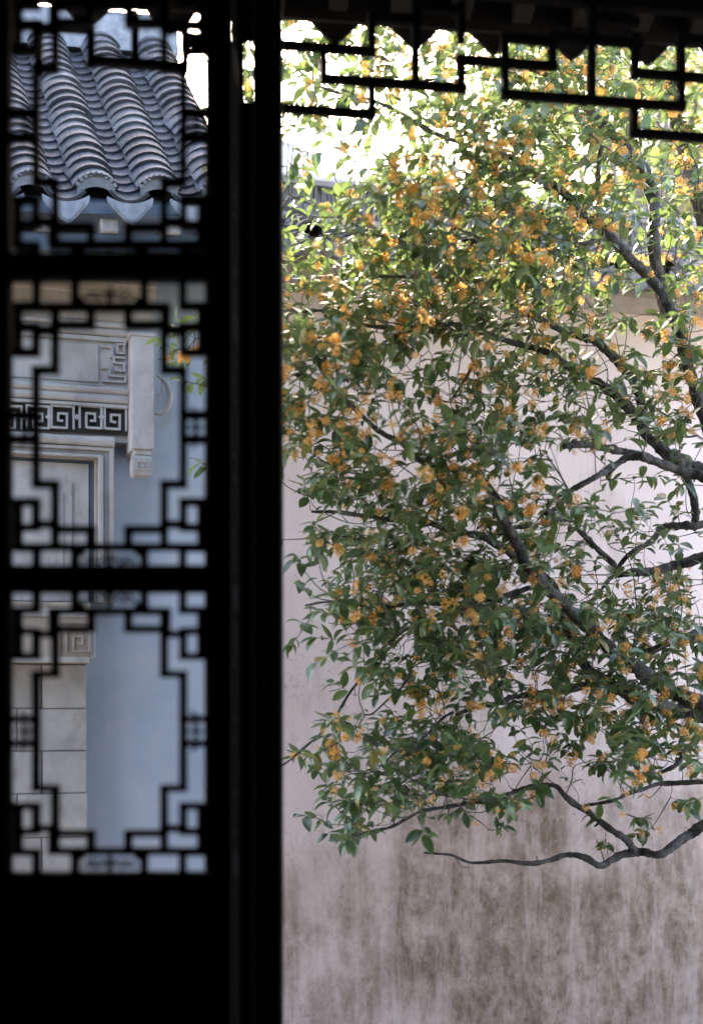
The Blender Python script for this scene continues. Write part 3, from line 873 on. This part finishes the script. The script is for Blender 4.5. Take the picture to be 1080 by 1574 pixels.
def blossom_mesh(seed, R0=0.03, n=34):
    r_ = random.Random(seed); V = []; Fc = []
    elong = r_.uniform(0.8, 1.7)
    for i in range(n):
        d = Vector((r_.gauss(0, 1), r_.gauss(0, 1), r_.gauss(0, 1))).normalized()
        p = Vector((d.x * R0 * r_.uniform(.5, 1.05), d.y * R0 * r_.uniform(.5, 1.05), d.z * R0 * elong * r_.uniform(.5, 1.0)))
        u = d.orthogonal().normalized(); w = d.cross(u)
        u, w = (u * math.cos(i) + w * math.sin(i)), (w * math.cos(i) - u * math.sin(i))
        s_ = r_.uniform(0.0042, 0.0064)
        b = len(V)
        V.append(p)
        for q in range(4):
            a = q * math.pi / 2
            e = u * math.cos(a) + w * math.sin(a); f_ = u * -math.sin(a) + w * math.cos(a)
            V += [p + e * s_ * .55 + f_ * s_ * .38 + d * s_ * .2, p + e * s_ * 1.05 + d * s_ * .45, p + e * s_ * .55 - f_ * s_ * .38 + d * s_ * .2]
            k = b + 1 + q * 3
            Fc.append((b, k, k + 1, k + 2))
        # stalk towards the middle
        k = len(V); t_ = u * 0.0008
        V += [p + t_, p - t_, p * 0.15]; Fc.append((k, k + 1, k + 2))
    me = bpy.data.meshes.new('blossom_cluster'); me.from_pydata([tuple(v) for v in V], [], Fc); me.update()
    me.materials.append(M['flower'])
    return me, np.array([tuple(v) for v in V]), Fc
bl_vars = [blossom_mesh(s_, 0.028 if s_ % 2 else 0.022, 62 if s_ % 2 else 40) for s_ in range(7)]

def orient(d, nrm):
    """matrix with local y along d, z near nrm"""
    d = d.normalized(); x = d.cross(nrm)
    if x.length < 1e-4: x = d.orthogonal()
    x.normalize(); z = x.cross(d)
    return Matrix((x, d, z)).transposed()

# ------------------------------------------------------------------ osmanthus tree
TB = Vector((2.35, 6.55, 0))
tree = bpy.data.objects.new('osmanthus_tree', None); tree.location = TB; col.objects.link(tree)
tag(tree, 'osmanthus tree with glossy green leaves and orange blossom clusters in front of the stained wall', 'tree')

# main limbs traced as pixel polylines with a depth at either end (metres) and radius in pixels at either end
BR = [
 ([(787,241),(812,266),(847,282),(872,304),(897,332),(916,342),(929,357),(960,389),(992,420),(1017,452),(1036,490),(1048,530),(1062,580),(1085,650),(1120,760),(1160,880),(1200,1010)], 5.5, 6.0, 5, 11),
 ([(1046,700),(1055,733),(1061,755),(1067,787),(1067,812)], 6.2, 6.3, 5.5, 6),
 ([(905,170),(951,216),(973,241),(992,272),(1004,310),(1004,348),(1004,389),(1012,440),(1028,490)], 6.0, 6.0, 8, 10),
 ([(880,262),(904,247),(935,241),(960,260),(980,282)], 6.1, 6.0, 5, 6),
 ([(1028,120),(1035,170),(1045,215),(1055,257),(1067,291),(1082,340),(1120,420),(1180,560)], 6.6, 6.6, 9, 13),
 ([(924,225),(918,272),(921,304),(913,340)], 5.6, 5.7, 4.0, 4.6),
 ([(760,318),(790,326),(815,329),(844,326),(875,321),(897,332)], 5.5, 5.7, 2, 4),
 ([(700,350),(740,367),(778,383),(819,386),(863,383),(900,372),(935,362)], 5.3, 5.7, 2, 4),
 ([(765,455),(790,470),(816,486),(860,505),(882,515),(916,527),(941,549),(960,568),(973,582),(982,607),(990,650)], 5.7, 6.0, 4, 8),
 ([(690,497),(735,508),(771,521),(809,531),(844,543),(866,560),(891,573),(916,588),(945,607),(964,626),(982,648),(992,670),(1011,686),(1030,702),(1055,717),(1085,724),(1150,760),(1250,850)], 5.7, 6.2, 4, 11),
 ([(866,687),(894,684),(929,689),(960,695),(989,702),(1017,714),(1049,724),(1080,733),(1140,760),(1230,820)], 5.5, 6.1, 5, 8),
 ([(840,790),(860,777),(875,755),(891,746),(916,733),(935,721),(960,705),(989,699)], 5.4, 5.6, 3.5, 6),
 ([(728,722),(740,736),(759,762),(768,793),(784,815),(797,843),(812,872),(850,915),(900,960),(945,1005),(973,1022),(992,1037),(1014,1050),(1036,1066),(1090,1085),(1200,1120)], 5.2, 5.9, 6, 13),
 ([(480,786),(512,788),(546,791),(601,798),(662,804),(699,817),(735,823),(760,835),(800,862),(850,905),(890,1010),(929,1047),(957,1063),(976,1075),(998,1082),(1023,1088),(1049,1094),(1090,1100),(1200,1150)], 5.5, 6.2, 2, 13),
 ([(925,905),(954,864),(973,847),(998,834),(1017,812),(1042,809),(1067,809),(1100,815),(1200,900)], 5.9, 6.2, 3, 7),
 ([(948,884),(967,880),(998,878),(1036,870),(1060,862),(1120,850),(1230,900)], 6.1, 6.3, 5, 9),
 ([(781,812),(822,806),(866,796),(891,818),(916,840),(941,868),(952,884)], 5.9, 6.1, 3, 5),
 ([(455,575),(470,584),(500,603),(531,615),(552,636),(577,658),(601,673),(626,688),(644,707),(690,722),(728,722)], 5.3, 5.3, 3, 5),
 ([(726,560),(714,584),(690,618)], 5.6, 5.5, 3, 1.5),
 ([(930,1005),(992,1003),(1023,990),(1049,984),(1090,968),(1200,960)], 5.7, 6.0, 5, 8),
 ([(700,1098),(740,1085),(765,1080),(790,1072),(816,1067),(870,1060),(929,1047)], 5.6, 5.9, 2.5, 6),
 ([(897,1239),(941,1230),(967,1220),(1008,1206),(1039,1204),(1085,1200),(1180,1190)], 5.8, 5.9, 2, 4.5),
 ([(510,1288),(540,1285),(564,1280),(601,1270),(626,1259),(650,1248),(693,1240),(723,1234),(740,1233),(771,1225),(803,1214),(847,1207),(866,1223),(882,1236),(916,1258),(941,1277),(960,1289),(973,1307)], 5.6, 5.9, 1.6, 5.5),
 ([(653,1310),(689,1313),(725,1325),(771,1324),(816,1327),(847,1321),(869,1314),(897,1318),(923,1330),(954,1314),(986,1310),(1011,1314),(1036,1299),(1058,1283),(1085,1266),(1140,1240),(1250,1200)], 5.75, 6.0, 1.6, 9),
 ([(430,1178),(461,1155),(491,1130),(516,1100),(531,1075),(564,1030),(600,985),(660,950),(740,930)], 5.4, 5.6, 1.3, 3),
 ([(560,1100),(577,1094),(601,1072),(620,1051),(638,1017),(660,985)], 5.4, 5.6, 1.2, 2.5),
 ([(590,1175),(610,1155),(644,1137),(675,1109),(696,1094)], 5.5, 5.6, 1.5, 2.5),
 ([(1010,1190),(1039,1176),(1055,1151),(1085,1128),(1180,1100)], 5.7, 5.9, 3, 6),
 ([(555,424),(596,425),(640,426),(688,425),(735,433),(765,448),(816,486)], 5.6, 5.8, 2, 4),
 ([(646,125),(713,113),(756,101),(830,110),(905,170)], 5.7, 6.0, 2, 5),
 ([(742,256),(765,262),(787,268),(812,266)], 5.5, 5.5, 2.5, 4),
 ([(440,480),(500,478),(560,500),(620,505),(690,497)], 5.4, 5.7, 1.6, 4),
 ([(450,100),(500,135),(560,150),(610,170),(660,200),(720,225),(787,241)], 5.7, 5.5, 1.5, 4),
 ([(445,300),(490,320),(540,345),(600,370),(660,370),(700,350)], 5.3, 5.3, 1.5, 3),
 ([(470,930),(520,925),(580,935),(640,925),(700,930),(760,920),(812,905)], 5.4, 5.5, 1.5, 4.5),
]
class_nodes = []     # (x,y,z) world
branch_px = []
def smooth_poly(P, sub=3):
    out = []
    for i in range(len(P) - 1):
        p0 = P[max(i - 1, 0)]; p1 = P[i]; p2 = P[i + 1]; p3 = P[min(i + 2, len(P) - 1)]
        for k in range(sub):
            t = k / sub
            out.append(0.5 * ((2 * p1) + (-p0 + p2) * t + (2 * p0 - 5 * p1 + 4 * p2 - p3) * t * t + (-p0 + 3 * p1 - 3 * p2 + p3) * t ** 3))
    out.append(P[-1])
    return out
for bi, (pl, Ya, Yb, ra, rb) in enumerate(BR):
    n = len(pl); P = []
    for i, (x, y) in enumerate(pl):
        t = i / (n - 1)
        Y = Ya + (Yb - Ya) * t + 0.05 * math.sin(i * 1.7 + bi)
        P.append(wp(x, y, Y))
    S = smooth_poly(P, 9)
    rad = []
    for i, p in enumerate(S):
        t = i / (len(S) - 1)
        r_ = (ra + (rb - ra) * t) * p.y / F
        r_ *= 1 + 0.25 * mnoise.noise(p * 14) + 0.45 * max(0, mnoise.noise(p * 33 + Vector((5, 5, 5))) - 0.1)
        rad.append(r_)
        if i % 2 == 0 and not (pl[0] == (653, 1310)) and S[i].x / S[i].y * F + 540 < 1180: class_nodes.append(tuple(p))
    S2 = [p + Vector((mnoise.noise(p * 9), mnoise.noise(p * 9 + Vector((3, 0, 0))), mnoise.noise(p * 9 + Vector((0, 7, 0))))) * 0.006 for p in S]
    m_ = MB(); m_.tube([p - TB for p in S2], rad, 12)
    for vi, v in enumerate(m_.v):
        c_ = S2[min(vi // 12, len(S2) - 1)] - TB; v_ = Vector(v); w_ = v_ - c_
        m_.v[vi] = tuple(v_ + w_ * (0.26 * mnoise.noise(v_ * 45) + 0.18 * mnoise.noise(v_ * 110)))
    m_.build('branch', M['bark_pale'] if bi == 3 else M['bark'], tree, True)
# pale dry shoots hanging among the leaves
for pl, Y_ in (([(897,401),(899,420),(888,449),(872,477),(855,490)], 5.25), ([(862,395),(866,430),(845,465),(820,490),(780,515),(735,548)], 5.25),
               ([(712,500),(706,560),(700,590),(692,620)], 5.1), ([(640,745),(629,759),(626,780),(632,820),(636,856)], 4.95),
               ([(840,700),(866,740),(875,762),(866,787),(850,843),(842,872)], 5.3), ([(880,480),(905,500),(900,540)], 5.4),
               ([(826,1327),(824,1316)], 5.8), ([(700,1318),(708,1331),(720,1334)], 5.78), ([(930,1330),(922,1305),(915,1290)], 5.9), ([(868,1223),(878,1200),(882,1178),(905,1170)], 5.85)):
    S = smooth_poly([wp(x, y, Y_ + 0.03 * math.sin(k_ * 2.1)) - TB for k_, (x, y) in enumerate(pl)], 5)
    MB().tube(S, [0.0038 - 0.002 * k_ / len(S) for k_ in range(len(S))], 6).build('dry_shoot', M['bark_pale'], tree, True)
# trunk with limbs outside the picture on the right
def limb(pts, ra, rb):
    S = smooth_poly([Vector(p) for p in pts], 4)
    m_ = MB(); m_.tube([p - TB for p in S], [ra + (rb - ra) * i / (len(S) - 1) for i in range(len(S))], 12)
    return m_
limb([(2.35, 6.55, 0), (2.3, 6.5, 0.8), (2.15, 6.4, 1.7), (1.9, 6.3, 2.1), (1.82, 6.2, 2.4)], 0.10, 0.06).build('trunk', M['bark'], tree, True)
for pts, ra, rb in (([(2.2, 6.4, 1.4), (1.95, 6.15, 1.7), (1.80, 6.0, 1.95)], 0.06, 0.035), ([(1.95, 6.3, 2.0), (1.9, 6.2, 2.5), (1.98, 6.2, 2.7)], 0.06, 0.04),
                    ([(2.1, 6.4, 1.8), (2.2, 6.6, 2.7), (1.93, 6.6, 3.6)], 0.06, 0.04), ([(2.2, 6.45, 1.3), (1.9, 6.1, 1.8), (1.82, 5.95, 1.75)], 0.04, 0.03)):
    limb(pts, ra, rb).build('branch', M['bark'], tree, True)

# foliage density read from the photo, 50 px cells from (430,40)
GRID = """2367667788887
5667667899888
4566479999988
2340479998877
1136889987666
2268899887666
2269999998766
3579999987545
7789999876336
8999886764227
9985456666547
9864446557657
8752678755566
3776777412114
3788887664213
2458876666544
1378988766314
1389999876457
2278999988888
0047798888763
0023566588767
1354675367578
2566787522787
0377878512322
0484332011010""".split()
cells = []
for j, row in enumerate(GRID):
    for i, ch in enumerate(row):
        cells.append((430 + i * 50, 40 + j * 50, int(ch)))
for j in range(25):                       # beyond the frame and behind the post
    for i in range(3): cells.append((1080 + i * 50, 40 + j * 50, 4 if j < 20 else 1))
    if j < 14: cells.append((380, 40 + j * 50, 5)); cells.append((330, 40 + j * 50, 2))
for i in range(13): cells.append((430 + i * 50, -10, 5)); cells.append((430 + i * 50, -60, 4))
shoots = []
nodes0 = np.array(class_nodes)
npx = nodes0[:, 0] / nodes0[:, 1] * F + 540; npy = HZ - (nodes0[:, 2] - CZ) / nodes0[:, 1] * F
for cx_, cy_, d_ in cells:
    n = (d_ / 9.0) ** 1.45 * 12.0
    n = int(n) + (1 if random.random() < n - int(n) else 0)
    for _ in range(n):
        x = cx_ + random.uniform(0, 50); y = cy_ + random.uniform(0, 50)
        dd = (npx - x) ** 2 + ((npy - y) * 0.9) ** 2
        k = int(np.argmin(dd * rng.uniform(0.5, 1.6, len(dd))))
        Y = nodes0[k, 1] + random.gauss(-0.05, 0.26)
        Y = min(max(Y, 4.85), 6.55)
        shoots.append((math.sqrt(dd[k]), wp(x, y, Y)))
for x, y, Y in ((285, 505, 5.2), (300, 520, 5.2), (275, 545, 5.3), (302, 590, 5.0), (310, 500, 5.4), (296, 540, 5.3),
                (1000, 1272, 5.9), (930, 1290, 5.9), (1010, 1150, 6.0), (640, 655, 4.9), (670, 745, 4.85), (760, 700, 4.9), (720, 690, 4.85), (650, 770, 4.9), (835, 700, 5.0)):
    shoots.append((30, wp(x, y, Y)))
for q_ in range(7): shoots.append((30, wp(random.uniform(374, 390), 62 + q_ * 14, random.uniform(5.2, 5.8))))
shoots.sort(key=lambda s: s[0])
LV = {'v': [], 'f': [], 'n': 0}
leaves = []          # (matrix, variant, scale, world pos)
blos = []
twig = MB()
NODE = np.zeros((len(nodes0) + len(shoots) * 4, 3)); NODE[:len(nodes0)] = nodes0; nn = len(nodes0)
UP = Vector((0, 0, 1))
for _, P in shoots:
    arr = NODE[:nn]
    dv = arr - np.array(P)
    cost = np.sqrt((dv ** 2).sum(1)) + np.where(arr[:, 0] < P.x - 0.01, 0.10, 0) + np.where(arr[:, 2] > P.z + 0.06, 0.06, 0)
    a = Vector(NODE[int(np.argmin(cost))])
    d = (P - a)
    L = d.length
    if L < 0.02: d = Vector((-0.6, random.uniform(-.5, .5), 0.5))
    dirn = (d.normalized() * 0.8 + UP * random.uniform(-0.1, 0.75) + Vector((random.gauss(-0.15, .35), random.gauss(-0.1, .35), random.gauss(0, .25)))).normalized()
    mid = a + d * 0.5 + Vector((0, 0, -0.05 * L)) + Vector((random.gauss(0, .08), random.gauss(0, .08), random.gauss(0, .05))) * L
    sl_ = random.uniform(0.05, 0.12)
    tip = P + dirn * sl_
    path = smooth_poly([a, mid, P, tip], 3)
    r0 = 0.0016 + min(0.0022, 0.006 * L)
    twig.tube([p - TB for p in path], [r0 + (0.0009 - r0) * i / (len(path) - 1) for i in range(len(path))], 4, False)
    for q in (mid, P):
        NODE[nn] = q; nn += 1
    # leaves: opposite pairs crowded to the tip
    npair = random.choice((3, 3, 4, 4, 5))
    az0 = random.uniform(0, math.pi)
    side = dirn.orthogonal().normalized(); side2 = dirn.cross(side)
    for pnum in range(npair):
        t = 1 - pnum * 0.30 / max(1, npair - 1) * 2.2
        base = P + dirn * (sl_ * t)
        az = az0 + pnum * math.pi / 2 + random.uniform(-.4, .4)
        spread = random.uniform(0.5, 0.95) + pnum * 0.22
        for s_ in (0, math.pi):
            if random.random() < 0.10: continue
            rad_ = side * math.cos(az + s_) + side2 * math.sin(az + s_)
            ld = dirn * math.cos(spread) + rad_ * math.sin(spread)
            ld = Vector((ld.x, ld.y, ld.z * 0.6)) + UP * -random.uniform(0.0, 0.40)
            ld.normalize()
            nrm = (UP * 1.15 + rad_ * -0.15 + Vector((random.gauss(0, .3), random.gauss(-.25, .3), 0))).normalized()
            size = random.uniform(0.038, 0.086) * (0.7 if pnum == 0 and random.random() < .5 else 1)
            leaves.append((orient(ld, nrm), random.randrange(len(leaf_vars)), size, base))
    # blossoms at the leaf axils
    py_ = HZ - (P.z - CZ) / P.y * F; px_ = P.x / P.y * F + 540
    pb_ = 0.54
    if py_ > 1240 or (px_ > 850 and 700 < py_ < 860) : pb_ = 0.12
    if random.random() < pb_:
        nb = random.choice((1, 1, 2, 3))
        for q in range(nb):
            c_ = P + dirn * (sl_ * random.uniform(-0.5, 0.75)) + Vector((random.gauss(0, .014), random.gauss(-0.03, .014), random.gauss(-0.008, .014)))
            blos.append((Euler((random.uniform(-.5, .5), random.uniform(-.5, .5), random.uniform(0, 6))).to_matrix(), random.randrange(len(bl_vars)), random.uniform(0.4, 0.95), c_))
twig.sm = True
tg = twig.build('twigs', M['twig'], tree); tag(tg, kind='stuff')

def split_parts(items, variants, pname, sname, mat, limit=295, small=0.0):
    def inview(p):
        x = p.x / p.y * F + 540; y = HZ - (p.z - CZ) / p.y * F
        return 440 < x < 1075 and 90 < y < 1560
    order = sorted(range(len(items)), key=lambda i: -(items[i][2] / items[i][3].y) if inview(items[i][3]) else 1)
    first = set(i for i in order[:limit])
    V = []; Fc = []; off = 0
    for i, (m3, var, s_, p) in enumerate(items):
        me, arr, fc = variants[var]
        if i in first:
            o = bpy.data.objects.new(pname, me); col.objects.link(o); o.parent = tree
            mt = m3.to_4x4(); 
            o.matrix_local = Matrix.Translation(p - TB) @ mt @ Matrix.Scale(s_, 4)
        else:
            w_ = (arr * s_) @ np.array(m3).T + np.array(p - TB)
            V.append(w_); Fc += [tuple(k + off for k in f) for f in fc]; off += len(arr)
    me = bpy.data.meshes.new(sname); me.from_pydata(np.concatenate(V).tolist(), [], Fc); me.update()
    me.materials.append(mat)
    if pname == 'leaf': me.polygons.foreach_set('use_smooth', [True] * len(me.polygons))
    o = bpy.data.objects.new(sname, me); col.objects.link(o); o.parent = tree
    tag(o, kind='stuff')
    return o
split_parts(leaves, leaf_vars, 'leaf', 'foliage', M['leaf'])
split_parts(blos, bl_vars, 'blossom_cluster', 'blossoms', M['flower'])
print('shoots', len(shoots), 'leaves', len(leaves), 'blossoms', len(blos))

# ------------------------------------------------------------------ sunlit trees beyond the wall
def bg_tree(x, y, h, cr, cz, nleaf, seed, label):
    rr = random.Random(seed)
    t = bpy.data.objects.new('garden_tree', None); t.location = (x, y, 0); col.objects.link(t)
    tag(t, label, 'tree', 'trees beyond the courtyard wall')
    m_ = MB(); m_.tube([(0, 0, 0), (0.1, 0, h * .3), (0.0, 0.1, h * .6), (0.1, 0, h * .9)], [0.16, 0.13, 0.09, 0.02], 10)
    m_.build('trunk', M['bark_pale'], t, True)
    br = MB(); V = []; Fc = []; off = 0
    for k in range(26):
        a = rr.uniform(0, 6.28); zz_ = rr.uniform(h * .35, h * .9)
        e = Vector((math.cos(a) * cr * rr.uniform(.5, 1), math.sin(a) * cr * rr.uniform(.5, 1), cz + rr.uniform(-1, 1) * cr * .8))
        br.tube([(0.05, 0, zz_ * .8), tuple(Vector((0, 0, zz_)) * .5 + e * .5), tuple(e)], [0.05, 0.03, 0.01], 6)
        for q in range(nleaf // 26):
            p = e + Vector((rr.gauss(0, 1), rr.gauss(0, 1), rr.gauss(0, .7))) * cr * .26
            me, arr, fc = leaf_vars[rr.randrange(6)]
            m3 = orient(Vector((rr.gauss(0, 1), rr.gauss(0, 1), rr.gauss(-.4, .6))), Vector((rr.gauss(0, .5), rr.gauss(0, .5), 1)))
            s_ = rr.uniform(.09, .15)
            V.append((arr * s_) @ np.array(m3).T + np.array(p)); Fc += [tuple(k2 + off for k2 in f) for f in fc]; off += len(arr)
    br.build('branches', M['bark_pale'], t, True)
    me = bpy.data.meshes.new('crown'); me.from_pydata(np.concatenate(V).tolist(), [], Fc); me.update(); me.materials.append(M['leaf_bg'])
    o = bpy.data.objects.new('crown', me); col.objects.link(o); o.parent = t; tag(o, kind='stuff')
bg_tree(2.5, 11.5, 8.6, 1.45, 6.75, 4200, 3, 'sunlit yellow green tree beyond the wall, behind the right branches')
bg_tree(4.6, 13.5, 9.0, 2.0, 7.4, 3000, 5, 'pale green sunlit tree beyond the wall at the right edge')
bg_tree(0.45, 9.6, 5.2, 0.55, 4.95, 1100, 8, 'small sunlit yellow green tree behind the left part of the wall ridge')
